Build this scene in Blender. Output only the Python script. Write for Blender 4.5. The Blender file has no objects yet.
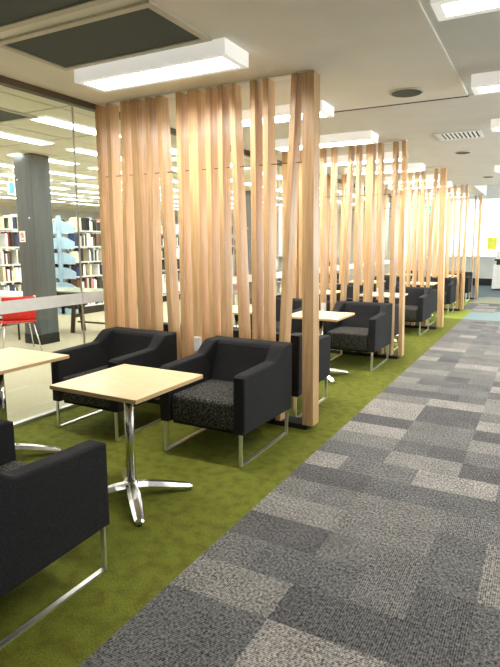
import bpy, bmesh, math, random
from mathutils import Vector, Matrix
PI = math.pi
rnd = random.Random(7)
S = bpy.context.scene
C = S.collection

# ------------------------------------------------------------------ materials
def srgb(r, g, b):
    f = lambda c: (c/255/12.92) if c/255 <= .04045 else ((c/255+.055)/1.055)**2.4
    return (f(r), f(g), f(b), 1)

def mat(name, col, rough=.6, metal=0., spec=.5):
    m = bpy.data.materials.new(name); m.use_nodes = True
    b = m.node_tree.nodes['Principled BSDF']
    b.inputs['Base Color'].default_value = col
    b.inputs['Roughness'].default_value = rough
    b.inputs['Metallic'].default_value = metal
    b.inputs['Specular IOR Level'].default_value = spec
    return m

def noisy(name, c1, c2, scale=(1,1,1), nscale=20, detail=4, rough=.8, bump=0., lo=.35, hi=.65, rand=0., spec=.3, second=None, gen='Object'):
    m = mat(name, c1, rough, 0, spec); nt = m.node_tree; N = nt.nodes; L = nt.links
    b = N['Principled BSDF']
    tc = N.new('ShaderNodeTexCoord'); mp = N.new('ShaderNodeMapping'); mp.inputs['Scale'].default_value = scale
    L.new(tc.outputs[gen], mp.inputs['Vector'])
    oi = N.new('ShaderNodeObjectInfo')
    if rand:
        vm = N.new('ShaderNodeVectorMath'); vm.operation = 'ADD'
        sc = N.new('ShaderNodeMath'); sc.operation = 'MULTIPLY'; sc.inputs[1].default_value = 37.
        L.new(oi.outputs['Random'], sc.inputs[0]); L.new(sc.outputs[0], vm.inputs[1]); L.new(mp.outputs[0], vm.inputs[0])
        vec = vm.outputs[0]
    else:
        vec = mp.outputs[0]
    n = N.new('ShaderNodeTexNoise'); n.inputs['Scale'].default_value = nscale; n.inputs['Detail'].default_value = detail
    L.new(vec, n.inputs['Vector'])
    r = N.new('ShaderNodeValToRGB'); r.color_ramp.elements[0].position = lo; r.color_ramp.elements[1].position = hi
    r.color_ramp.elements[0].color = c1; r.color_ramp.elements[1].color = c2
    L.new(n.outputs['Fac'], r.inputs['Fac'])
    out = r.outputs['Color']
    if second:
        c3, s2, amt = second
        n2 = N.new('ShaderNodeTexNoise'); n2.inputs['Scale'].default_value = s2; n2.inputs['Detail'].default_value = 3
        L.new(tc.outputs[gen], n2.inputs['Vector'])
        r2 = N.new('ShaderNodeValToRGB'); r2.color_ramp.elements[0].position = .42; r2.color_ramp.elements[1].position = .68
        r2.color_ramp.elements[0].color = (0,0,0,1); r2.color_ramp.elements[1].color = (amt,amt,amt,1)
        L.new(n2.outputs['Fac'], r2.inputs['Fac'])
        mx = N.new('ShaderNodeMixRGB'); mx.inputs['Color2'].default_value = c3
        L.new(r2.outputs['Color'], mx.inputs['Fac']); L.new(out, mx.inputs['Color1']); out = mx.outputs['Color']
    if rand:
        hs = N.new('ShaderNodeHueSaturation')
        mr = N.new('ShaderNodeMapRange'); mr.inputs['To Min'].default_value = 1-rand; mr.inputs['To Max'].default_value = 1+rand
        L.new(oi.outputs['Random'], mr.inputs['Value']); L.new(mr.outputs[0], hs.inputs['Value'])
        L.new(out, hs.inputs['Color']); out = hs.outputs['Color']
    L.new(out, b.inputs['Base Color'])
    if bump:
        bp = N.new('ShaderNodeBump'); bp.inputs['Strength'].default_value = bump; bp.inputs['Distance'].default_value = .004
        L.new(n.outputs['Fac'], bp.inputs['Height']); L.new(bp.outputs[0], b.inputs['Normal'])
    return m

def emis(name, col, st):
    m = mat(name, col); b = m.node_tree.nodes['Principled BSDF']
    b.inputs['Emission Color'].default_value = col; b.inputs['Emission Strength'].default_value = st
    return m

def glass_mat():
    m = bpy.data.materials.new('clear glass'); m.use_nodes = True; nt = m.node_tree; N = nt.nodes; L = nt.links
    N.clear(); o = N.new('ShaderNodeOutputMaterial'); mx = N.new('ShaderNodeMixShader')
    t = N.new('ShaderNodeBsdfTransparent'); t.inputs['Color'].default_value = (.96,.98,.965,1)
    g = N.new('ShaderNodeBsdfGlossy'); g.inputs['Roughness'].default_value = .0
    lw = N.new('ShaderNodeLayerWeight'); lw.inputs['Blend'].default_value = .5
    pw = N.new('ShaderNodeMath'); pw.operation = 'POWER'; pw.inputs[1].default_value = 5
    f = N.new('ShaderNodeMath'); f.operation = 'MULTIPLY_ADD'; f.inputs[1].default_value = .8; f.inputs[2].default_value = .035
    L.new(lw.outputs['Facing'], pw.inputs[0]); L.new(pw.outputs[0], f.inputs[0])
    L.new(f.outputs[0], mx.inputs[0]); L.new(t.outputs[0], mx.inputs[1]); L.new(g.outputs[0], mx.inputs[2]); L.new(mx.outputs[0], o.inputs['Surface'])
    return m

def carpet_grey(name, c, stripe):
    # loop-pile plank: fine ribs along one direction plus fleck
    m = mat(name, c, .95, 0, .1); nt = m.node_tree; N = nt.nodes; L = nt.links; b = N['Principled BSDF']
    tc = N.new('ShaderNodeTexCoord')
    n = N.new('ShaderNodeTexNoise'); n.inputs['Scale'].default_value = 78; n.inputs['Detail'].default_value = 3; n.inputs['Roughness'].default_value = .75
    mp = N.new('ShaderNodeMapping'); mp.inputs['Scale'].default_value = (1,.75,1)
    L.new(tc.outputs['Object'], mp.inputs[0]); L.new(mp.outputs[0], n.inputs['Vector'])
    w = N.new('ShaderNodeTexWave'); w.inputs['Scale'].default_value = 32; w.inputs['Distortion'].default_value = 1.2; w.inputs['Detail Scale'].default_value = 3
    w.bands_direction = 'X' if stripe == 0 else 'Y'
    L.new(tc.outputs['Object'], w.inputs['Vector'])
    n3 = N.new('ShaderNodeTexNoise'); n3.inputs['Scale'].default_value = 5; n3.inputs['Detail'].default_value = 3
    L.new(tc.outputs['Object'], n3.inputs['Vector'])
    def mul(a, k, add):
        q = N.new('ShaderNodeMath'); q.operation = 'MULTIPLY_ADD'; L.new(a, q.inputs[0]); q.inputs[1].default_value = k; q.inputs[2].default_value = add; return q.outputs[0]
    def add(a, bb):
        q = N.new('ShaderNodeMath'); q.operation = 'ADD'; L.new(a, q.inputs[0]); L.new(bb, q.inputs[1]); return q.outputs[0]
    v = add(add(mul(n.outputs['Fac'], 5.6, -2.8+1), mul(w.outputs['Fac'], .7, -.35)), mul(n3.outputs['Fac'], .6, -.3))
    cl = N.new('ShaderNodeClamp'); cl.inputs['Min'].default_value = .18; cl.inputs['Max'].default_value = 2.3; L.new(v, cl.inputs['Value'])
    hs = N.new('ShaderNodeMixRGB'); hs.blend_type = 'MULTIPLY'; hs.inputs['Fac'].default_value = 1; hs.inputs['Color1'].default_value = c
    L.new(cl.outputs[0], hs.inputs['Color2']); L.new(hs.outputs[0], b.inputs['Base Color'])
    return m

M = {}
M['ceiling'] = noisy('ceiling board', srgb(232,228,216), srgb(237,233,222), nscale=3, rough=.85)
M['ceiling_right'] = noisy('ceiling plaster', srgb(218,216,208), srgb(223,221,214), nscale=3, rough=.85)
M['ceiling_library'] = noisy('library ceiling tile', srgb(226,223,202), srgb(231,228,209), nscale=4, rough=.8)
M['dark_gap'] = mat('dark shadow gap', srgb(52,46,40), .9)
M['vent_grey'] = noisy('grey return air mesh', srgb(84,90,86), srgb(96,102,97), nscale=160, rough=.9)
M['cream_frame'] = mat('cream vent frame', srgb(205,198,178), .6)
M['housing'] = emis('translucent white lamp housing', srgb(240,238,232), .14)
M['white_metal'] = mat('white enamelled metal', srgb(245,244,240), .45)
M['lamp'] = emis('lit lamp diffuser', (1,.98,.95,1), 15)
M['lamp_library'] = emis('lit library diffuser', (1,.99,.93,1), 6.5)
M['lamp_corridor'] = emis('lit corridor diffuser', (1,.98,.95,1), 11)
M['wall'] = noisy('painted wall', srgb(212,211,206), srgb(217,216,211), nscale=4, rough=.8)
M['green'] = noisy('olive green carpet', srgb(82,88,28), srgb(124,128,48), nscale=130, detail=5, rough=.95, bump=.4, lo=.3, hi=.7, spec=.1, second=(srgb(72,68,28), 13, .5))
M['green_far_lit'] = noisy('far lit lime green carpet', srgb(120,132,48), srgb(150,160,70), nscale=90, rough=.95, spec=.1)  # lime shade, with the brighter far light partly put into its colour
M['lib_floor'] = noisy('beige library carpet', srgb(160,153,130), srgb(180,173,150), nscale=60, rough=.95, spec=.1)
gp = [(88,87,87),(96,96,95),(104,103,101),(112,110,107),(123,120,116),(135,131,126)]
for i, g in enumerate(gp): M['grey%d' % i] = carpet_grey('grey carpet plank shade %d' % i, srgb(*g), i % 2)
M['teal'] = noisy('teal carpet plank', srgb(112,132,134), srgb(132,152,152), nscale=60, rough=.95, spec=.1)
M['slate'] = noisy('slate carpet plank', srgb(84,100,104), srgb(105,118,121), nscale=60, rough=.95, spec=.1)
M['olive_grey'] = noisy('olive grey carpet plank', srgb(135,135,115), srgb(150,150,130), nscale=60, rough=.95, spec=.1)
M['wood'] = noisy('oiled timber', srgb(190,150,104), srgb(220,182,134), scale=(14,14,.55), nscale=4, detail=6, rough=.36, lo=.3, hi=.7, rand=.13, spec=.45, bump=.05)
M['maple'] = noisy('pale maple laminate', srgb(226,196,150), srgb(236,210,168), scale=(1.2,9,1), nscale=5, detail=4, rough=.38, lo=.3, hi=.7, spec=.5)
M['maple_edge'] = noisy('plywood edge', srgb(196,160,112), srgb(212,178,130), scale=(3,3,60), nscale=2, rough=.5)
M['fabric'] = noisy('charcoal wool fabric', srgb(27,27,28), srgb(47,47,48), nscale=260, detail=3, rough=.9, bump=.25, spec=.2)
M['seat'] = noisy('mottled charcoal seat fabric', srgb(24,24,23), srgb(104,102,96), nscale=75, detail=6, rough=.85, bump=.3, lo=.42, hi=.72, spec=.25)
M['chrome'] = mat('polished chrome', (.74,.74,.74,1), .2, 1)
M['satin'] = mat('satin steel', (.85,.85,.84,1), .38, 1)
M['black'] = mat('black plinth', srgb(22,22,23), .5)
M['black_plastic'] = mat('black plastic', srgb(28,28,30), .4)
M['pillar'] = noisy('dark grey pillar paint', srgb(76,82,84), srgb(86,92,94), scale=(6,6,.3), nscale=3, rough=.5)
M['red'] = noisy('red moulded plastic', srgb(196,22,24), srgb(214,34,32), nscale=30, rough=.35)
M['darkwood'] = noisy('dark brown timber', srgb(52,38,28), srgb(76,56,40), scale=(12,12,1), nscale=4, rough=.5)
M['glasstop'] = noisy('grey green table laminate', srgb(150,156,136), srgb(165,170,150), nscale=6, rough=.25)
M['blue'] = noisy('pale blue powder coated steel', srgb(160,190,212), srgb(168,198,218), nscale=8, rough=.45)
M['shelf'] = mat('light grey steel shelf', srgb(205,208,205), .5)
M['glass'] = glass_mat()
M['frost'] = noisy('frosted film', srgb(220,224,220), srgb(226,230,226), nscale=15, rough=.6)
M['alu'] = mat('aluminium track', (.5,.5,.47,1), .4, .8)
M['bronze'] = mat('dark bronze head frame', srgb(104,96,80), .5, .0)
M['paper_y'] = mat('yellow paper', srgb(250,246,90), .7)
M['sign_white'] = mat('white sign board', srgb(240,238,232), .5)
M['sign_red'] = mat('red print', srgb(200,50,40), .5)
M['sign_green'] = emis('lit green sign', srgb(60,170,140), .8)
M['sign_blue'] = emis('lit blue sign', srgb(60,120,160), .5)
M['darkred'] = noisy('dark red brown timber', srgb(70,28,22), srgb(92,40,30), scale=(10,10,1), nscale=4, rough=.5)
bookcols = {'white':(232,230,222),'cream':(214,204,172),'black':(30,30,32),'dark grey':(66,66,68),'dark red':(120,38,36),'pink':(214,120,124),'navy blue':(44,58,96),'brown':(96,70,50),'pale grey':(176,178,174),'dark green':(44,66,52)}
for k, v in bookcols.items(): M['bk_'+k] = noisy(k+' book cloth', srgb(*v), srgb(*[min(255,int(q*1.08)+4) for q in v]), nscale=30, rough=.6)

# ------------------------------------------------------------------ mesh helpers
def box(bm, x0, x1, y0, y1, z0, z1, bev=0, seg=2, mi=0):
    r = bmesh.ops.create_cube(bm, size=1)
    vs = r['verts']
    bmesh.ops.scale(bm, verts=vs, vec=(x1-x0, y1-y0, z1-z0))
    bmesh.ops.translate(bm, verts=vs, vec=((x0+x1)/2, (y0+y1)/2, (z0+z1)/2))
    es = list({e for v in vs for e in v.link_edges}); fs = list({f for v in vs for f in v.link_faces})
    for f in fs: f.material_index = mi
    if bev:
        bmesh.ops.bevel(bm, geom=es, offset=bev, segments=seg, profile=.5, affect='EDGES')

def prism(bm, pts, axis, a0, a1, bev=0, seg=2):
    # pts: outline in the plane normal to axis ('x': (y,z), 'y': (x,z), 'z': (x,y))
    def P(p, a):
        return {'x': (a, p[0], p[1]), 'y': (p[0], a, p[1]), 'z': (p[0], p[1], a)}[axis]
    A = [bm.verts.new(P(p, a0)) for p in pts]; B = [bm.verts.new(P(p, a1)) for p in pts]
    fs = [bm.faces.new(A), bm.faces.new(B)]; n = len(pts)
    for i in range(n): fs.append(bm.faces.new((A[i], A[(i+1) % n], B[(i+1) % n], B[i])))
    bmesh.ops.recalc_face_normals(bm, faces=fs)
    if bev:
        es = list({e for e in fs[0].edges} | {e for e in fs[1].edges})
        bmesh.ops.bevel(bm, geom=es, offset=bev, segments=seg, profile=.5, affect='EDGES')

def hexa(bm, b, t):
    # b, t: four bottom and four top corners
    V = [bm.verts.new(p) for p in list(b)+list(t)]
    fs = [bm.faces.new([V[i] for i in q]) for q in ((3,2,1,0),(4,5,6,7),(0,1,5,4),(1,2,6,5),(2,3,7,6),(3,0,4,7))]
    bmesh.ops.recalc_face_normals(bm, faces=fs)
    return fs

def tube(bm, pts, r, n=12, cap=True):
    rings = []
    pts = [Vector(p) for p in pts]
    for i, p in enumerate(pts):
        d = (pts[min(i+1, len(pts)-1)]-pts[max(i-1, 0)]).normalized()
        u = d.cross(Vector((0,0,1)))
        if u.length < 1e-3: u = Vector((1,0,0))
        u.normalize(); v = d.cross(u)
        rr = r[i] if isinstance(r, (list, tuple)) else r
        rings.append([bm.verts.new(p+(u*math.cos(2*PI*k/n)+v*math.sin(2*PI*k/n))*rr) for k in range(n)])
    for a, b in zip(rings, rings[1:]):
        for k in range(n):
            f = bm.faces.new((a[k], a[(k+1) % n], b[(k+1) % n], b[k])); f.smooth = True
    if cap: bm.faces.new(rings[0][::-1]); bm.faces.new(rings[-1])

def bar(bm, path, w, t, axis=(1,0,0)):
    # flat rectangular bar swept along a polyline in the plane normal to axis, mitred corners
    ax = Vector(axis); P = [Vector(p) for p in path]; rings = []
    for i, p in enumerate(P):
        d0 = (P[i]-P[i-1]).normalized() if i else (P[1]-P[0]).normalized()
        d1 = (P[i+1]-P[i]).normalized() if i < len(P)-1 else d0
        n0 = ax.cross(d0); n1 = ax.cross(d1); nn = (n0+n1).normalized(); k = 1/max(.3, nn.dot(n0))
        rings.append([bm.verts.new(p+ax*sx*w/2+nn*k*sy*t/2) for sx, sy in ((-1,-1),(1,-1),(1,1),(-1,1))])
    for a, b in zip(rings, rings[1:]):
        for k in range(4): bm.faces.new((a[k], a[(k+1) % 4], b[(k+1) % 4], b[k]))
    bm.faces.new(rings[0][::-1]); bm.faces.new(rings[-1])
    bmesh.ops.recalc_face_normals(bm, faces=bm.faces[:])

def obj(name, bm, m, parent=None, smooth=False):
    me = bpy.data.meshes.new(name); bm.to_mesh(me); bm.free()
    if isinstance(m, (list, tuple)):
        for q in m: me.materials.append(q)
    else: me.materials.append(m)
    if smooth:
        for p in me.polygons: p.use_smooth = True
    o = bpy.data.objects.new(name, me); C.objects.link(o)
    if parent: o.parent = parent
    return o

def B(name, m, parent, *boxes, bev=0, seg=2):
    bm = bmesh.new()
    for b in boxes: box(bm, *b, bev=bev, seg=seg)
    return obj(name, bm, m, parent)

def thing(name, label, cat, loc=(0,0,0), rz=0, group=None):
    o = bpy.data.objects.new(name, None); C.objects.link(o); o.location = loc; o.rotation_euler = (0,0,rz)
    o.empty_display_size = .1
    o['label'] = label; o['category'] = cat
    if group: o['group'] = group
    return o
def tag(o, label, cat, group=None):
    o['label'] = label; o['category'] = cat
    if group: o['group'] = group
    return o
def struct(o): o['kind'] = 'structure'; return o
def dup(root, loc=None, rz=None, label=None, group=None):
    r = root.copy(); C.objects.link(r)
    if loc is not None: r.location = loc
    if rz is not None: r.rotation_euler = (0,0,rz)
    if label: r['label'] = label
    if group: r['group'] = group
    for ch in list(root.children):
        c = ch.copy(); C.objects.link(c); c.parent = r
        for g in ch.children:
            d = g.copy(); C.objects.link(d); d.parent = c
    return r

# ------------------------------------------------------------------ layout constants (metres)
GX = -4.0                      # glass partition line
EX = -1.45                     # edge between green and grey carpet
CZ = 2.93                      # ceiling height
SY = [4.16, 7.45, 10.45, 13.6, 16.7]   # timber screens
YB, YE = -2.2, 22.5
XR, XL = 3.0, -18.0

# ------------------------------------------------------------------ floor
bm = bmesh.new()
mats = [M['lib_floor'], M['green'], M['green_far_lit']]+[M['grey%d' % i] for i in range(6)]+[M['teal'], M['slate'], M['olive_grey']]
def quad(x0, x1, y0, y1, mi):
    f = bm.faces.new([bm.verts.new(p) for p in ((x0,y0,0),(x1,y0,0),(x1,y1,0),(x0,y1,0))]); f.material_index = mi
quad(XL, GX, YB, YE, 0)
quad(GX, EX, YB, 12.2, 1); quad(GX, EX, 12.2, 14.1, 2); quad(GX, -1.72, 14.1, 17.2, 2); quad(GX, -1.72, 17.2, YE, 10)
x = EX; ci = 0
ny = 0
rowh = .272
y = YB
wts = [3,4,4,4,3,1.6]
def pick(y):
    return rnd.choices(range(6), wts)[0]
# columns 0.52 wide, planks 0.27 deep, some pairs share a shade
cols = []
xx = EX
while xx < XR-1e-6:
    cols.append((xx, min(xx+.52, XR))); xx += .52
for k, (a, b) in enumerate(cols):
    y = YB + (0 if k % 2 else .0)
    last = -1
    while y < YE-1e-6:
        h = rowh*rnd.choice((1,1,1,1,2)); y1 = min(y+h, YE)
        mi = pick(y)
        while mi == last: mi = pick(y)
        last = mi
        if y > 7: mi = max(mi, rnd.choice((1,2,3)))  # far planks skip the darkest greys, brighter far light put into colour
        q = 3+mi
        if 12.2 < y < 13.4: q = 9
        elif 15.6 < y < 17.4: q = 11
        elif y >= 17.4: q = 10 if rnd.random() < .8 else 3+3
        if rnd.random() < .3 and b-a > .5 and q < 9:
            quad(a, (a+b)/2, y, y1, q); quad((a+b)/2, b, y, y1, 3+pick(y))
        else: quad(a, b, y, y1, q)
        y = y1
for (y0, y1, q) in ((14.1,15.6,5),(15.6,17.4,11),(17.4,YE,10)): quad(-1.72, EX, y0, y1, q)
fl = struct(obj('floor', bm, mats))
# thickness below
B('floor', M['dark_gap'], fl, (XL,XR,YB,YE,-.12,-.01)).name = 'floor_slab'

# ------------------------------------------------------------------ ceiling
bm = bmesh.new()
BX = -.735
def cb(x0,x1,y0,y1,z0,z1,mi): box(bm,x0,x1,y0,y1,z0,z1,mi=mi)
cb(GX, BX, YB, 5.55, CZ, CZ+.1, 0)
cb(BX, XR, YB, 5.55, CZ+.02, CZ+.1, 1)
cb(GX, BX, 5.55, 5.61, CZ+.004, CZ+.1, 2)  # flush dark strip, shade of the ceiling joint put into its colour
cb(BX, XR, 5.55, 5.61, CZ+.02, CZ+.1, 1)
cb(GX, XR, 5.61, 14.2, CZ+.012, CZ+.1, 1)
cb(GX, -1.62, 14.2, 17.3, CZ+.012, CZ+.1, 1)
cb(XL, GX, YB, YE, CZ+.01, CZ+.1, 3)
struct(obj('ceiling', bm, [M['ceiling'], M['ceiling_right'], M['dark_gap'], M['ceiling_library']]))
# the higher ceiling at the far end and its bulkhead faces
bm = bmesh.new()
box(bm, GX, XR, 14.2, YE, 3.75, 3.85)
box(bm, -1.62, XR, 14.2, 14.26, CZ+.1, 3.75)
box(bm, GX, -1.62, 17.24, 17.3, CZ+.1, 3.75)
box(bm, -1.68, -1.62, 14.26, 17.3, CZ+.1, 3.75)
box(bm, GX-.06, GX, 14.2, YE, CZ, 3.85)
struct(obj('ceiling', bm, M['wall'])).name = 'ceiling_far_end'
# thin tile joints of the library ceiling
bm = bmesh.new()
for k in range(14): box(bm, GX-1.2*k-.41, GX-1.2*k-.40, YB, YE, CZ+.004, CZ+.012)
for k in range(20): box(bm, XL, GX, YB+1.2*k+.3, YB+1.2*k+.31, CZ+.004, CZ+.012)
struct(obj('trim_1', bm, M['cream_frame']))

# ------------------------------------------------------------------ walls
struct(B('wall_back', M['wall'], None, (XL,XR,YB-.1,YB,0,3.0)))
struct(B('wall_right', M['wall'], None, (XR,XR+.1,YB,5.2,0,3.85), (XR,XR+.1,21,YE,0,3.85), (XR,XR+.1,5.2,21,0,.9), (XR,XR+.1,5.2,21,2.65,3.85)))
w = struct(B('window_17', M['white_metal'], None, *[(XR+.02,XR+.08,5.2+k*1.97,5.26+k*1.97,.9,2.65) for k in range(9)], (XR+.02,XR+.08,5.2,21,.9,.94), (XR+.02,XR+.08,5.2,21,2.61,2.65)))
B('pane', M['glass'], w, (XR+.045,XR+.055,5.26,20.96,.94,2.61))
struct(B('wall_left', M['wall'], None, (XL-.1,XL,YB,YE,0,3.0)))
WZ0, WZ1 = 1.08, 3.25
struct(B('wall_front', M['wall'], None, (XL,XR,YE,YE+.2,0,WZ0), (-3.9,XR,YE,YE+.2,WZ1,3.85), (XL,-3.9,YE,YE+.2,WZ0,3.85), (-3.9,-3.4,YE,YE+.2,WZ0,WZ1)))
struct(B('baseboard_front', M['black'], None, (-3.9,XR,YE-.03,YE,0,.26)))
struct(B('trim_2', M['shelf'], None, (-3.4,XR,YE-.12,YE,WZ0-.06,WZ0)))
w = struct(B('window_1', M['white_metal'], None, (-3.4,XR,YE+.02,YE+.08,WZ0,WZ0+.04), (-3.4,XR,YE+.02,YE+.08,WZ1-.04,WZ1), (-3.4,-3.36,YE+.02,YE+.08,WZ0,WZ1)))
B('pane', M['glass'], w, (-3.36,XR,YE+.045,YE+.055,WZ0+.04,WZ1-.04))
# glass partition: track, head frame, panes with a frosted band
struct(B('trim_3', M['alu'], None, (GX-.03,GX+.03,YB,YE,0,.03)))
struct(B('trim_4', M['bronze'], None, (GX-.03,GX+.04,YB,YE,CZ-.055,CZ+.01)))
JY = [.9, 2.4, 3.9, 5.4, 6.9, 8.4, 9.9, 11.4, 12.9, 14.4, 15.9, 17.4, 18.9, 20.4, 22.5]
y0 = YB
for i, y in enumerate(JY):
    p = struct(B('window_%d' % (i+2), M['glass'], None, (GX-.005,GX+.005,y0+.004,y-.004,.03,CZ-.055)))
    B('frosted_band', M['frost'], p, (GX+.006,GX+.008,y0+.004,y-.004,1.005,1.115))
    B('joint_strip', M['alu'], p, (GX-.008,GX+.008,y-.005,y+.005,.03,CZ-.055))
    y0 = y

# ------------------------------------------------------------------ ceiling vents, lights, speakers
def big_vent(x0, x1, y0, y1, z, label):
    t = thing('return_air_vent', label, 'vent', ((x0+x1)/2,(y0+y1)/2,z))
    X, Y = (x1-x0)/2, (y1-y0)/2
    B('vent_frame', M['cream_frame'], t, (-X-.05,X+.05,-Y-.05,-Y,-.015,0), (-X-.05,X+.05,Y,Y+.05,-.015,0), (-X-.05,-X,-Y,Y,-.015,0), (X,X+.05,-Y,Y,-.015,0))
    B('mesh_panel', M['vent_grey'], t, (-X,X,-Y,Y,-.006,0))
    return t
big_vent(-3.33,-2.09,2.65,3.2,CZ,'large dark grey rectangular ceiling vent beside the nearest boxed lamp')
big_vent(-3.9,-2.1,1.7,2.44,CZ,'dark brown grey ceiling vent cut off by the top left corner')
big_vent(-6.6,-4.95,3.0,4.22,CZ+.008,'grey ceiling vent seen through the glass above the library')

def light_obj(name, label, L, W, H, lamp, loc, rz=0, group=None):
    t = thing(name, label, 'ceiling light', loc, rz, group)
    x, y = L/2, W/2
    bm = bmesh.new(); e = .05 if H > .05 else .01
    box(bm, -x, x, -y, y, -H+.045 if H > .05 else -.004, 0)
    box(bm, -x, -x+e, -y, y, -H, -H+.045 if H > .05 else 0); box(bm, x-e, x, -y, y, -H, -H+.045 if H > .05 else 0)
    box(bm, -x+e, x-e, -y, -y+e, -H, -H+.045 if H > .05 else 0); box(bm, -x+e, x-e, y-e, y, -H, -H+.045 if H > .05 else 0)
    obj('housing', bm, M['housing'], t)
    B('diffuser', lamp, t, (-x+e, x-e, -y+e, y-e, -H+.028 if H > .05 else -.014, -H+.04 if H > .05 else -.006))
    return t
names = ['first','second','third','fourth','fifth']
A = light_obj('boxed_ceiling_light', 'white boxed ceiling lamp in front of the nearest timber screen', 1.36, .33, .1, M['lamp'], (-2.64,3.44,CZ))
k = 0
spots = [(5.22,'white boxed ceiling lamp just behind the nearest timber screen'),(6.86,'white boxed ceiling lamp in front of the second timber screen'),
 (8.55,'white boxed ceiling lamp just behind the second timber screen'),(9.9,'white boxed ceiling lamp in front of the third timber screen'),
 (11.6,'white boxed ceiling lamp just behind the third timber screen'),(13.0,'white boxed ceiling lamp in front of the fourth timber screen'),
 (14.8,'white boxed ceiling lamp just behind the fourth timber screen'),(16.1,'white boxed ceiling lamp in front of the farthest timber screen')]
for y, lb in spots: dup(A, (-2.64,y,CZ+.01), 0, lb)
Lc = light_obj('corridor_ceiling_light', 'bright white ceiling lamp at the top right corner of the corridor', 1.5, .27, .1, M['lamp_corridor'], (.11,3.32,CZ+.02))
for y, lb in ((5.1,'white corridor ceiling lamp level with the dark ceiling joint'),(6.88,'small bright corridor ceiling lamp right of the louvred grille'),
   (8.7,'added unseen corridor lamp beyond the louvred grille'),(1.5,'corridor ceiling lamp above and right of the viewer'),(12.3,'added unseen corridor lamp between the third and fourth timber screens'),(13.8,'added unseen corridor lamp at the end of the low ceiling'),(9.8,'added unseen corridor lamp before the third timber screen'),(10.8,'corridor ceiling lamp level with the third timber screen')):
    dup(Lc, (.11 if y < 8 else (-.15 if y == 10.8 else .75),y,CZ+.02), 0, lb)  # lamps set farthest right are added out of view to brighten the far floor
Ll = light_obj('library_ceiling_light', 'long white lamp strip on the library ceiling nearest the glass wall', .26, 1.25, .02, M['lamp_library'], (-4.9,4.9,CZ+.008))
for i in range(9):
    for j in range(10):
        xx = -4.9-1.15*i; yy = 4.9+1.68*(j-1)-(.1*i)
        if (i == 0 and j == 1) or yy > 21.5: continue
        if i == 0 and j == 0: continue
        if i <= 1 and j < 3: lb, g = ('white lamp strip on the library ceiling, second row from the glass wall' if i == 1 else 'white lamp strip on the library ceiling along the glass wall'), 'library lamp strips row %s' % ('near the glass' if i == 0 else 'beside the glass row')
        else: lb, g = 'distant white lamp strip on the library ceiling beyond the grey pillar', 'distant library lamp strips'
        dup(Ll, (xx,yy,CZ+.008), 0, lb, g)

def disc(name, label, x, y, z, r, m, cat):
    bm = bmesh.new()
    tube(bm, [(0,0,0),(0,0,-.008),(0,0,-.012)], [r,r,r*.93], 28)
    t = thing(name, label, cat, (x,y,z)); obj('rim', bm, M['cream_frame'], t)
    bm = bmesh.new(); tube(bm, [(0,0,-.0125),(0,0,-.016)], [r*.88,r*.84], 28); obj('speaker_mesh', bm, m, t)
disc('ceiling_speaker', 'round grey ceiling speaker above the corridor nearest the viewer', -1.2,5.16,CZ,.15,M['vent_grey'],'speaker')
disc('ceiling_speaker', 'round grey ceiling speaker beyond the louvred grille', -1.2,8.93,CZ+.012,.115,M['vent_grey'],'speaker')
disc('ceiling_speaker', 'small dark ceiling disc farthest along the corridor', -1.15,12.4,CZ+.012,.11,M['vent_grey'],'speaker')
t = thing('louvred_grille', 'white louvred air grille in the corridor ceiling', 'vent', (-1.07,7.52,CZ+.012))
B('grille_frame', M['white_metal'], t, (-.27,.27,-.25,-.21,-.012,0),(-.27,.27,.21,.25,-.012,0),(-.27,-.23,-.21,.21,-.012,0),(.23,.27,-.21,.21,-.012,0))
B('dark_backing', M['dark_gap'], t, (-.23,.23,-.21,.21,-.003,0))
bm = bmesh.new()
for k in range(9):
    x0 = -.22+k*.05; hexa(bm, [(x0,-.21,-.012),(x0+.008,-.21,-.012),(x0+.008,.21,-.012),(x0,.21,-.012)], [(x0+.018,-.21,-.004),(x0+.026,-.21,-.004),(x0+.026,.21,-.004),(x0+.018,.21,-.004)])
obj('louvre_blades', bm, M['white_metal'], t)

# ------------------------------------------------------------------ timber screens
DP = .135
front = {
 0: [(-3.959,-3.971,.05,0),(-3.841,-3.83,.05,0),(-3.706,-3.647,.05,0),(-3.52,-3.528,.09,0),(-3.361,-3.35,.05,0),(-3.12,-3.229,.05,0),(-2.994,-3.004,.05,0),(-2.852,-2.877,.1,0),(-2.677,-2.693,.05,0),(-2.543,-2.572,.05,0),(-2.33,-2.457,.05,0),(-2.219,-2.253,.05,0),(-2.1,-2.135,.05,0),(-1.994,-1.878,.05,0),(-1.736,-1.786,.1,0)],
 1: [(-2.84,-2.907,.05,0),(-2.689,-2.742,.05,0),(-2.575,-2.486,.05,0),(-2.35,-2.38,.05,0),(-2.202,-2.241,.1,0),(-1.967,-2.082,.05,0),(-1.832,-1.881,.05,0),(-1.687,-1.763,.05,0)],
 2: [(-2.254,-2.339,.05,0),(-2.147,-2.211,.05,0),(-1.989,-2.099,.05,0),(-1.93,-1.872,.05,0),(-1.677,-1.775,.1,0)],
 3: [(-2.02,-2.115,.05,0),(-1.90,-1.981,.05,0),(-1.785,-1.836,.05,0),(-1.66,-1.725,.05,0)],
 4: [(-1.83,-1.86,.05,0),(-1.69,-1.748,.08,0)]}
slabels = ['nearest full height timber slat screen behind the front two armchairs','second timber slat screen along the corridor','third timber slat screen along the corridor','fourth timber slat screen along the corridor, small in the distance','farthest timber slat screen beside the bright end window']
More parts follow.
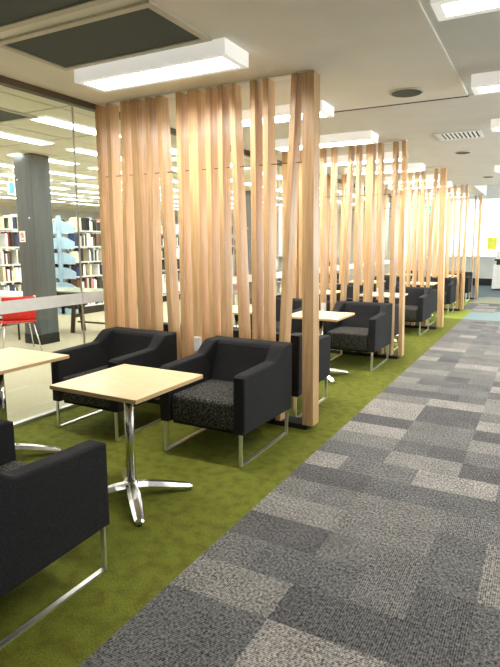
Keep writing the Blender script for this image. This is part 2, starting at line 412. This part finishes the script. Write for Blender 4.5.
for k, Y in enumerate(SY):
    t = thing('timber_screen', slabels[k], 'screen', (-2.8,Y,0), 0, 'timber slat screens between the seating bays')
    posts = list(front[k])
    if k:
        xx = -3.93; lim = min(p[0] for p in posts)-.12; r2 = random.Random(k)
        while xx < lim:
            l = r2.choice((0,0,0,.06,-.06)) ; posts.append((xx+l/2, xx-l/2, r2.choice((.05,.05,.05,.09)), 0)); xx += r2.choice((.12,.14,.2,.26))
    for (xb, xt, w, dy) in posts:
        bm = bmesh.new(); z0, z1 = .045, CZ-.01
        y0 = dy; y1 = dy+(DP if not dy else .04); sh = 2.8
        lo, hi = xb-(xt-xb)*0+sh, xt+sh
        hexa(bm, [(lo,y0,z0),(lo+w,y0,z0),(lo+w,y1,z0),(lo,y1,z0)], [(hi,y0,z1),(hi+w,y0,z1),(hi+w,y1,z1),(hi,y1,z1)])
        bmesh.ops.bevel(bm, geom=bm.edges[:], offset=.002, segments=1, affect='EDGES')
        obj('post', bm, M['wood'], t)
    B('base_rail', M['black'], t, (-1.17,1.1,.01,.175,0,.045))
    B('top_rail', M['white_metal'], t, (-1.17,1.08,.02,.12,CZ-.01,CZ+.012 if k else CZ))
    bm = bmesh.new(); tube(bm, [(-1.15,.06,2.25),(1.0,.06,2.25)], .0035, 6); obj('fixing_rod', bm, M['black'], t)
    # white outlet plate fixed to the screen between the two front chairs
    tag(B('power_outlet', M['white_metal'], None, (-2.83,-2.76,Y-.035,Y-.001,.6,.735), bev=.006),
        'small white upright outlet box on the %s timber screen between two armchairs' % ['nearest','second','third','fourth','farthest'][k], 'outlet')

# ------------------------------------------------------------------ armchairs
def make_chair():
    t = thing('lounge_armchair', '', 'armchair', (0,0,0))
    hw, T = .375, .095
    # arm panels: outline in (y, z); the front is at -y
    prof = [(-.39,.245),(-.39,.66)]
    for q in range(0, 9):
        u = q/8; prof.append((-.36+u*.42, .675+.012*u))
    for q in range(1, 9):
        u = q/8; s = u*u*(3-2*u); prof.append((.06+u*.17, .687+.098*s))
    prof += [(.39,.785),(.39,.222)]
    for s in (-1, 1):
        bm = bmesh.new(); x0, x1 = (hw-T, hw) if s > 0 else (-hw, -hw+T)
        prism(bm, prof, 'x', x0, x1, bev=.016, seg=3)
        # the rear of the arm flares inward where it meets the back
        for v in bm.verts:
            if v.co.y > .08 and v.co.z > .5 and v.co.x*s < (hw-T*.5): v.co.x -= s*min(1,(v.co.y-.08)/.16)*.03
        obj('armrest', bm, M['fabric'], t)
    bm = bmesh.new()
    bp = [(.15,.44),(.20,.60),(.235,.755),(.25,.775),(.28,.785),(.385,.785),(.385,.228),(.16,.25)]
    prism(bm, bp, 'x', -hw+T+.001, hw-T-.001, bev=.014, seg=3); obj('backrest', bm, M['fabric'], t)
    bm = bmesh.new()
    box(bm, -hw+T+.001, hw-T-.001, -.378, .16, .25, .462, bev=.03, seg=3)
    for v in bm.verts:
        if v.co.z > .43: v.co.z += .015*math.cos(v.co.x/(hw-T)*PI/2)*math.cos((v.co.y+.1)/.3*1.2)
    obj('seat_cushion', bm, M['seat'], t, True)
    B('seat_base', M['fabric'], t, (-hw+T+.002,hw-T-.002,-.35,.145,.228,.252))
    for s in (-1, 1):
        bm = bmesh.new(); x = s*.335
        bar(bm, [(x,-.372,.25),(x,-.372,.006),(x,.372,.006),(x,.372,.232)], .026, .012); obj('sled_leg', bm, M['satin'], t)
    return t
ch0 = make_chair(); used = False
for q in ch0.children:
    for v in q.data.vertices: v.co.y *= 1.065
def chair(x, y, rz, label):
    global used
    if not used:
        ch0.location = (x,y,0); ch0.rotation_euler = (0,0,rz); ch0['label'] = label; used = True; ch0['group'] = 'charcoal armchairs in the bays'; return ch0
    return dup(ch0, (x,y,0), rz, label)
chair(-2.155, 3.622, 0, 'charcoal armchair with speckled seat at the right of the nearest timber screen')
chair(-3.31, 3.60, 0, 'charcoal armchair beside the glass wall and nearest timber screen')
chair(-2.135, 1.415, PI, 'charcoal armchair cut off at the bottom left corner, seen from its outer arm')
chair(-3.25, 1.40, PI, 'charcoal armchair barely showing at the left frame edge under the left table')
o1 = ['first','second','third','fourth']
for k in range(4):
    Y = SY[k]
    near = ['nearest','second','third','fourth'][k]
    nxt = ['second','third','fourth','farthest'][k]
    chair(-2.235, Y+.618, PI, 'charcoal armchair seen from behind through the %s timber screen, corridor side' % near)
    chair(-3.31, Y+.618, PI, 'charcoal armchair seen from behind through the %s timber screen, glass wall side' % near)
    Y2 = SY[k+1]
    chair(-2.155, Y2-.455, 0, 'charcoal armchair in front of the %s timber screen, corridor side' % nxt)
    chair(-3.31, Y2-.455, 0, 'charcoal armchair in front of the %s timber screen, glass wall side' % nxt)

# ------------------------------------------------------------------ tables
def make_table(legrot):
    t = thing('cafe_table', '', 'table', (0,0,0))
    bm = bmesh.new(); box(bm, -.335, .335, -.335, .335, .725, .75, bev=.0015, seg=1)
    for f in bm.faces:
        if abs(f.normal.z) < .5: f.material_index = 1
    obj('tabletop', bm, [M['maple'], M['maple_edge']], t)
    bm = bmesh.new(); box(bm, -.1,.19,-.2,.08,.713,.725); obj('mounting_plate', bm, M['black'], t)
    ox, oy = .045, -.065
    bm = bmesh.new(); tube(bm, [(ox,oy,.08),(ox,oy,.714)], .029, 20); obj('column', bm, M['chrome'], t)
    bm = bmesh.new(); tube(bm, [(ox,oy,.045),(ox,oy,.075),(ox,oy,.1),(ox,oy,.112)], [.05,.055,.045,.03], 20); obj('hub', bm, M['chrome'], t)
    for q in range(4):
        a = legrot+q*PI/2
        bm = bmesh.new(); rings = []
        for (d, w, zt, zb) in ((.03,.036,.105,.05),(.1,.04,.098,.048),(.2,.038,.08,.034),(.3,.033,.056,.018),(.37,.028,.04,.010),(.39,.02,.03,.010)):
            c, s = math.cos(a), math.sin(a)
            ring = []
            for (u, z) in ((-w,zb),(w,zb),(w,zb+(zt-zb)*.5),(w*.45,zt),(-w*.45,zt),(-w,zb+(zt-zb)*.5)):
                ring.append(bm.verts.new((ox+d*c-u*s, oy+d*s+u*c, z)))
            rings.append(ring)
        for r0, r1 in zip(rings, rings[1:]):
            for i in range(6): bm.faces.new((r0[i], r0[(i+1) % 6], r1[(i+1) % 6], r1[i]))
        bm.faces.new(rings[0][::-1]); bm.faces.new(rings[-1]); bmesh.ops.recalc_face_normals(bm, faces=bm.faces[:])
        lg = obj('star_leg', bm, M['chrome'], t)
        bm = bmesh.new(); tube(bm, [(ox+.375*math.cos(a),oy+.375*math.sin(a),0),(ox+.375*math.cos(a),oy+.375*math.sin(a),.012)], .014, 12); obj('foot', bm, M['black'], lg)
    return t
tb = make_table(math.radians(47)); tb.location = (-2.245,2.55,0)
tb['label'] = 'square pale timber table with chrome star base standing whole in the foreground'
tb['group'] = 'square tables in the bays'
dup(tb, (-3.495,2.585,0), 0, 'pale timber table cut off by the left frame edge beside the glass wall')
for c_ in tb.children: pass
for k in range(4):
    mid = SY[k]+1.62 + (.5 if k == 0 else .1)
    ps = ['second','third','fourth','farthest'][k]
    y = {0:6.09,1:9.05,2:12.05,3:15.15}[k]
    dup(tb, (-2.34,y,0), 0, 'pale timber table before the %s timber screen, corridor side' % ps)
    dup(tb, (-3.5,y,0), 0, 'pale timber table before the %s timber screen, glass wall side' % ps)

# ------------------------------------------------------------------ library side
def pillar(x, y, label):
    t = thing('grey_pillar', label, 'pillar', (x,y,0))
    B('shaft', M['pillar'], t, (-.19,.19,-.18,.18,.16,CZ), bev=.012)
    B('skirting', M['black'], t, (-.194,.194,-.184,.184,0,.16), bev=.004)
    bm = bmesh.new()
    for (px, pz) in ((-.13,2.56),(.09,1.98)): tube(bm, [(px,-.179,pz),(px,-.187,pz)], .014, 12)
    obj('round_fixing', bm, M['sign_white'], t)
    return t
pillar(-7.11, 6.03, 'square dark grey pillar with black skirting standing behind the glass wall')
pillar(-6.95, 12.75, 'distant dark grey pillar glimpsed between the timber posts')
# notice on the pillar
t = thing('pillar_notice', 'small white notice with red round emblem fixed on the grey pillar', 'sign', (-7.2,5.849,1.70))
B('sign_board', M['sign_white'], t, (-.065,.065,-.006,0,-.085,.085))
bm = bmesh.new()
n = 24
for a, b in ((.042,.032),):
    for k in range(n):
        a0, a1 = 2*PI*k/n, 2*PI*(k+1)/n
        bm.faces.new([bm.verts.new((r*math.cos(q), -.0075, .02+r*math.sin(q))) for r, q in ((a,a0),(a,a1),(b,a1),(b,a0))])
q = .026
hexa(bm, [(-q-.004,-.008,.02+q-.004),(-q+.004,-.008,.02+q+.004),(-q+.004,-.0065,.02+q+.004),(-q-.004,-.0065,.02+q-.004)], [(q-.004,-.008,.02-q-.004),(q+.004,-.008,.02-q+.004),(q+.004,-.0065,.02-q+.004),(q-.004,-.0065,.02-q-.004)])
box(bm, -.04, .04, -.0078, -.006, -.065, -.05); box(bm, -.01, .012, -.0078, -.006, 0, .04)
obj('red_emblem', bm, M['sign_red'], t)

# red chair
t = thing('red_shell_chair', 'bright red perforated shell chair with thin chrome legs beside the grey pillar', 'chair', (-6.84,5.36,0), math.radians(62))
def shell(w, pts, th, amp, part, m, curve=0):
    bm = bmesh.new(); nx = 18; top = []; 
    for side in (0, 1):
        g = []
        for j, (y, z) in enumerate(pts):
            row = []
            for i in range(nx+1):
                u = i/nx*2-1
                rip = amp*1.6*math.cos(i*2.1+j*2.6)
                row.append(bm.verts.new((u*w/2, y-side*th*.7+curve*u*u+rip, z-side*th*.7+ (0 if curve else rip))))
            g.append(row)
        top.append(g)
    F = []
    for s_, g in enumerate(top):
        for a, b in zip(g, g[1:]):
            for i in range(nx): F.append(bm.faces.new((a[i],a[i+1],b[i+1],b[i])))
    A_, B_ = top
    def rim(a, b):
        for i in range(len(a)-1): F.append(bm.faces.new((a[i],a[i+1],b[i+1],b[i])))
    rim(A_[0], B_[0]); rim(A_[-1], B_[-1]); rim([r[0] for r in A_],[r[0] for r in B_]); rim([r[-1] for r in A_],[r[-1] for r in B_])
    bmesh.ops.recalc_face_normals(bm, faces=F)
    return obj(part, bm, m, t, True)
# back (towards the viewer, at -y), seat runs to +y
shell(.46, [(-.20+.0,.49),(-.225,.54),(-.24,.60),(-.25,.66),(-.258,.72),(-.265,.78),(-.27,.835)], .012, .004, 'shell_back', M['red'], curve=.05)
shell(.46, [(-.2,.475),(-.16,.455),(-.08,.45),(.02,.452),(.12,.458),(.19,.45),(.215,.43)], .012, .003, 'shell_seat', M['red'])
bm = bmesh.new()
for sx in (-1, 1):
    tube(bm, [(sx*.19,-.14,.44),(sx*.24,-.2,.2),(sx*.27,-.25,0)], .010, 8)
    tube(bm, [(sx*.19,.14,.44),(sx*.23,.2,.2),(sx*.26,.24,0)], .010, 8)
    tube(bm, [(sx*.19,-.14,.44),(sx*.19,.14,.44)], .010, 8)
tube(bm, [(-.19,-.14,.44),(.19,-.14,.44)], .010, 8); tube(bm, [(-.19,.14,.44),(.19,.14,.44)], .010, 8)
obj('wire_frame', bm, M['chrome'], t)
B('headrest_cap', M['sign_white'], t, (.2,.235,-.235,-.20,.81,.845), bev=.008)

# white desk
t = thing('white_desk', 'white topped library desk behind the red shell chair', 'desk', (-8.3,6.2,0), math.radians(8))
B('desktop', M['sign_white'], t, (-.7,.7,-.35,.35,.715,.745), bev=.008)
bm = bmesh.new()
for sx in (-.62,.62):
    for sy in (-.28,.28): tube(bm, [(sx,sy,0),(sx,sy,.715)], .016, 8)
obj('desk_legs', bm, M['black_plastic'], t)
# low cream panels standing under the desk
for k in range(3):
    tag(B('cream_panel', M['cream_frame'], None, (-8.25+k*.27,-8.03+k*.27,6.62,6.66,0,.5)), 'pale upright panel behind the red chair legs', 'panel', 'pale low panels behind the red chair')

# trestle table
t = thing('trestle_table', 'dark legged trestle table with grey green top behind the glass wall', 'table', (-7.1,7.13,0), math.radians(5))
B('tabletop', M['glasstop'], t, (-1.15,1.15,-.34,.36,.745,.77), bev=.004)
B('apron', M['darkwood'], t, (-1.0,1.0,-.3,-.27,.68,.745), (-1.0,1.0,.29,.32,.68,.745))
def leg(x0,y0,x1,y1,z0,z1,w=.028):
    bm = bmesh.new()
    hexa(bm, [(x0-w,y0-w,z0),(x0+w,y0-w,z0),(x0+w,y0+w,z0),(x0-w,y0+w,z0)], [(x1-w,y1-w,z1),(x1+w,y1-w,z1),(x1+w,y1+w,z1),(x1-w,y1+w,z1)])
    return obj('leg', bm, M['darkwood'], t)
for sx in (-.31, .8):
    leg(sx,-.16,sx,-.06,0,.745); leg(sx,.14,sx,.05,0,.745)
    o = leg(sx+.03,.09,sx+.22,.1,.42,.745,.02); o.name = 'brace'
    B('crossbar', M['darkwood'], t, (sx-.02,sx+.02,-.14,.12,.27,.33))
B('stretcher', M['darkwood'], t, (-.31,.8,-.02,.02,.17,.2))

# shelving
ZS = [.20,.535,.87,1.195,1.53,1.875]
def shelving(x0, x1, y0, y1, label, ends=True, open_end=True):
    t = thing('bookcase', label, 'bookcase', ((x0+x1)/2,y0,0))
    X = (x1-x0)/2; D = y1-y0
    for z in ZS: B('shelf', M['shelf'], t, (-X,X,.03,D,z-.03,z))
    B('plinth', M['black'], t, (-X+.05,X-.05,.05,D,0,.17))
    nfr = max(1, round(D/.9))
    for q in range(nfr+1):
        yy = q*D/nfr*.999
        B('upright', M['blue'], t, (-.06,.06,yy,yy+.03,0,2.2))
    if ends:
        for z in ZS:
            for s in (-1, 1):
                bm = bmesh.new()
                prism(bm, [(s*.04,z-.06),(s*X,z-.06),(s*X,z+.09),(s*.24,z+.18),(s*.04,z+.19)], 'y', 0, .02); obj('end_bracket', bm, M['blue'], t)
        B('end_panel', M['blue'], t, (-X,X,.0,.02,0,.38))
    return t
shelving(-10.0,-9.1,8.72,16.2,'library bookcase with stepped pale blue end brackets right of the pillar')
shelving(-10.0,-9.1,5.6,7.75,'library bookcase left of the grey pillar behind the red chair')
shelving(-12.6,-11.7,6.5,16,'farther library bookcase running behind the blue ended one')

cn = list(bookcols); cw = [9,4,6,4,2,1.2,2,2,3,1]
ords = ['lowest','fifth','fourth','third','second','top']
proto = {}
def book_mesh(th, h, d, col):
    key = (round(th,3), round(h,3), col)
    if key not in proto:
        bm = bmesh.new(); e = .003
        # cover wraps round the spine (+x side), pages inside
        box(bm, -d, 0, 0, e, 0, h, mi=0); box(bm, -d, 0, th-e, th, 0, h, mi=0); box(bm, -e, 0, e, th-e, 0, h, mi=0)
        box(bm, -d+.004, -e, e, th-e, .003, h-.003, mi=1)
        me = bpy.data.meshes.new('book'); bm.to_mesh(me); bm.free(); me.materials.append(M['bk_'+col]); me.materials.append(M['bk_cream']); proto[key] = me
    return proto[key]
nb = 0
def fill(xf, y0, y1, where, maxn=1000):
    global nb
    r = random.Random(int(y0*100))
    for si, z in enumerate(ZS):
        y = y0+r.uniform(0,.05)
        while y < y1:
            if r.random() < .05: y += r.uniform(.06,.2); continue
            th = r.choice((.026,.034,.044,.056)); h = r.choice((.2,.225,.25,.28)); col = r.choices(cn, cw)[0]
            if y+th > y1: break
            if si == 5 and where.startswith('blue') and y < 9.1: col = 'cream' if y < 8.95 else 'black'
            o = bpy.data.objects.new('book', book_mesh(th,h,.2,col)); C.objects.link(o)
            o.location = (xf-.01-r.uniform(0,.02), y, z+.0005)
            lean = r.random() < .08
            if lean: o.rotation_euler = (-.14,0,0); o.location.z += th*.14; y += .035
            adj = 'tall ' if h > .27 else ('short ' if h < .21 else '')
            thk = 'thick ' if th > .05 else ('thin ' if th < .03 else '')
            lb = '%s%s%s book on the %s shelf of the %s' % (thk, adj, col, ords[si], where)
            tag(o, lb, 'book', lb.replace(' book on', ' books on'))
            y += th+.002; nb += 1
fill(-9.1, 8.76, 9.98, 'blue ended bookcase')
fill(-9.1, 6.86, 7.55, 'bookcase left of pillar')
# remaining rows of books glimpsed only through the screens
bms = {}
def rows(xf, y0, y1, d=.2, sgn=1):
    r = random.Random(int(y0*37+xf*11))
    for z in ZS:
        y = y0
        while y < y1-.06:
            if r.random() < .06: y += r.uniform(.1,.4); continue
            th = r.choice((.03,.04,.055)); h = r.uniform(.19,.28); mi = r.choices(range(len(cn)), cw)[0]
            box(RB, min(xf,xf-sgn*d), max(xf,xf-sgn*d), y, y+th, z, z+h, mi=mi); y += th+.002
RB = bmesh.new()
rows(-9.11, 10.02, 16.1); rows(-9.11, 5.7, 6.8); rows(-9.99, 8.76, 10.2, .2, -1); rows(-11.71, 6.6, 15.9)
ob = obj('distant_books', RB, [M['bk_'+c] for c in cn]); ob['kind'] = 'stuff'; tag(ob, 'distant rows of mixed library books seen in glimpses behind the screens', 'books')

# low bookcase far back
t = thing('low_bookcase', 'low pale bookcase with dark and red books glimpsed between the timber posts', 'bookcase', (-7.2,15.2,0))
B('carcass', M['shelf'], t, (-1.5,2.2,0,.02,0,1.2), (-1.5,-1.46,-.3,0,0,1.2), (2.16,2.2,-.3,0,0,1.2), (.3,.34,-.3,0,0,1.2), (-1.5,2.2,-.32,.02,1.2,1.24), (-1.46,2.16,-.3,0,.8,.83), (-1.46,2.16,-.3,0,.42,.45), (-1.46,2.16,-.3,0,0,.1))
RB = bmesh.new(); r = random.Random(5)
for z in (.1,.45,.83):
    x = -8.6
    while x < -5.1:
        if -6.92 < x < -6.84: x = -6.84
        if r.random() < .1: x += .15; continue
        th = r.choice((.03,.045,.06)); box(RB, x, x+th, 14.95, 15.15, z, z+r.uniform(.18,.28), mi=r.choices(range(len(cn)), [3,2,6,4,4,1,2,3,2,1])[0]); x += th+.002
ob = obj('low_shelf_books', RB, [M['bk_'+c] for c in cn]); ob['kind'] = 'stuff'; tag(ob, 'rows of dark and red books standing in the low pale bookcase', 'books')

# lit signs hanging from the ceiling
def sign(x, y, z, w, h, m, label):
    t = thing('hanging_sign', label, 'sign', (x,y,z))
    B('sign_box', M['sign_white'], t, (-w/2,w/2,-.02,.02,-h/2,h/2), bev=.004)
    B('lit_face', m, t, (-.06*w/.3,w/2-.02,-.026,-.02,-h/2+.02,h/2-.02))
    B('hanger', M['alu'], t, (-w/2+.03,-w/2+.04,-.004,.004,h/2,CZ-z+.005), (w/2-.04,w/2-.03,-.004,.004,h/2,CZ-z+.005))
sign(-8.5,6.75,2.57,.2,.22,M['sign_blue'],'small white and blue hanging sign beside the top of the grey pillar')
sign(-3.2,17.6,2.65,.3,.2,M['sign_green'],'small pale green lit hanging sign seen between the far timber posts')

# ------------------------------------------------------------------ far end
t = thing('photocopier', 'white office copier standing at the end wall by the right frame edge', 'copier', (-1.22,20.7,0))
B('cabinet', M['white_metal'], t, (-.32,.35,-.3,.35,.04,.86), bev=.015)
B('paper_drawer', M['sign_white'], t, (-.29,.32,-.315,-.3,.1,.3), (-.29,.32,-.315,-.3,.33,.5), (-.29,.32,-.315,-.3,.53,.7))
B('output_tray', M['black_plastic'], t, (-.22,.3,-.28,.3,.86,1.04), bev=.01)
B('scanner_head', M['white_metal'], t, (-.25,.33,-.3,.33,1.04,1.2), bev=.015)
B('lid', M['white_metal'], t, (-.23,.31,-.26,.31,1.2,1.33), bev=.02)
B('control_panel', M['black_plastic'], t, (-.28,-.05,-.38,-.3,1.0,1.06), bev=.006)
tag(B('yellow_notice', M['paper_y'], None, (-1.96,-1.62,YE+.0415,YE+.0445,1.34,1.82)), 'yellow paper notice on the bright window at the corridor end', 'notice')
tag(B('dark_fixture', M['dark_gap'], None, (-1.95,-1.75,21.9,22.1,3.70,3.75), bev=.02), 'small dark fitting under the raised ceiling by the end window', 'fitting')
# timber ledge and dark chair in the fourth bay
t = thing('timber_ledge', 'narrow pale timber ledge on two uprights beside the fourth timber screen', 'ledge', (-1.87,13.777,0))
B('ledge_top', M['wood'], t, (-.25,.2,0,.02,.87,.92)); B('upright', M['wood'], t, (-.24,-.2,0,.018,0,.87)); B('upright', M['wood'], t, (.14,.18,0,.018,0,.87)); B('low_rail', M['wood'], t, (-.2,.14,.0,.018,.22,.27))

# ------------------------------------------------------------------ world, camera, colour
wd = bpy.data.worlds.new('World'); S.world = wd; wd.use_nodes = True
bg = wd.node_tree.nodes['Background']; bg.inputs['Color'].default_value = (.93,.97,1,1); bg.inputs['Strength'].default_value = 2.0

cam = bpy.data.cameras.new('Camera'); co = bpy.data.objects.new('Camera', cam); C.objects.link(co); S.camera = co
cam.sensor_fit = 'VERTICAL'; cam.sensor_height = 36; cam.lens = 36*540/667
co.location = (0,0,1.6); pitch = math.atan(90.5/540)
co.rotation_euler = (PI/2-pitch, 0, math.radians(28.4))
cam.clip_start = .05; cam.clip_end = 100

S.view_settings.view_transform = 'Standard'; S.view_settings.look = 'None'; S.view_settings.gamma = 1
S.view_settings.use_curve_mapping = False
S.view_settings.exposure = 1.85
S.cycles.use_denoising = True
S.cycles.max_bounces = 8; S.cycles.diffuse_bounces = 4; S.cycles.transparent_max_bounces = 16
S.cycles.sample_clamp_indirect = 8
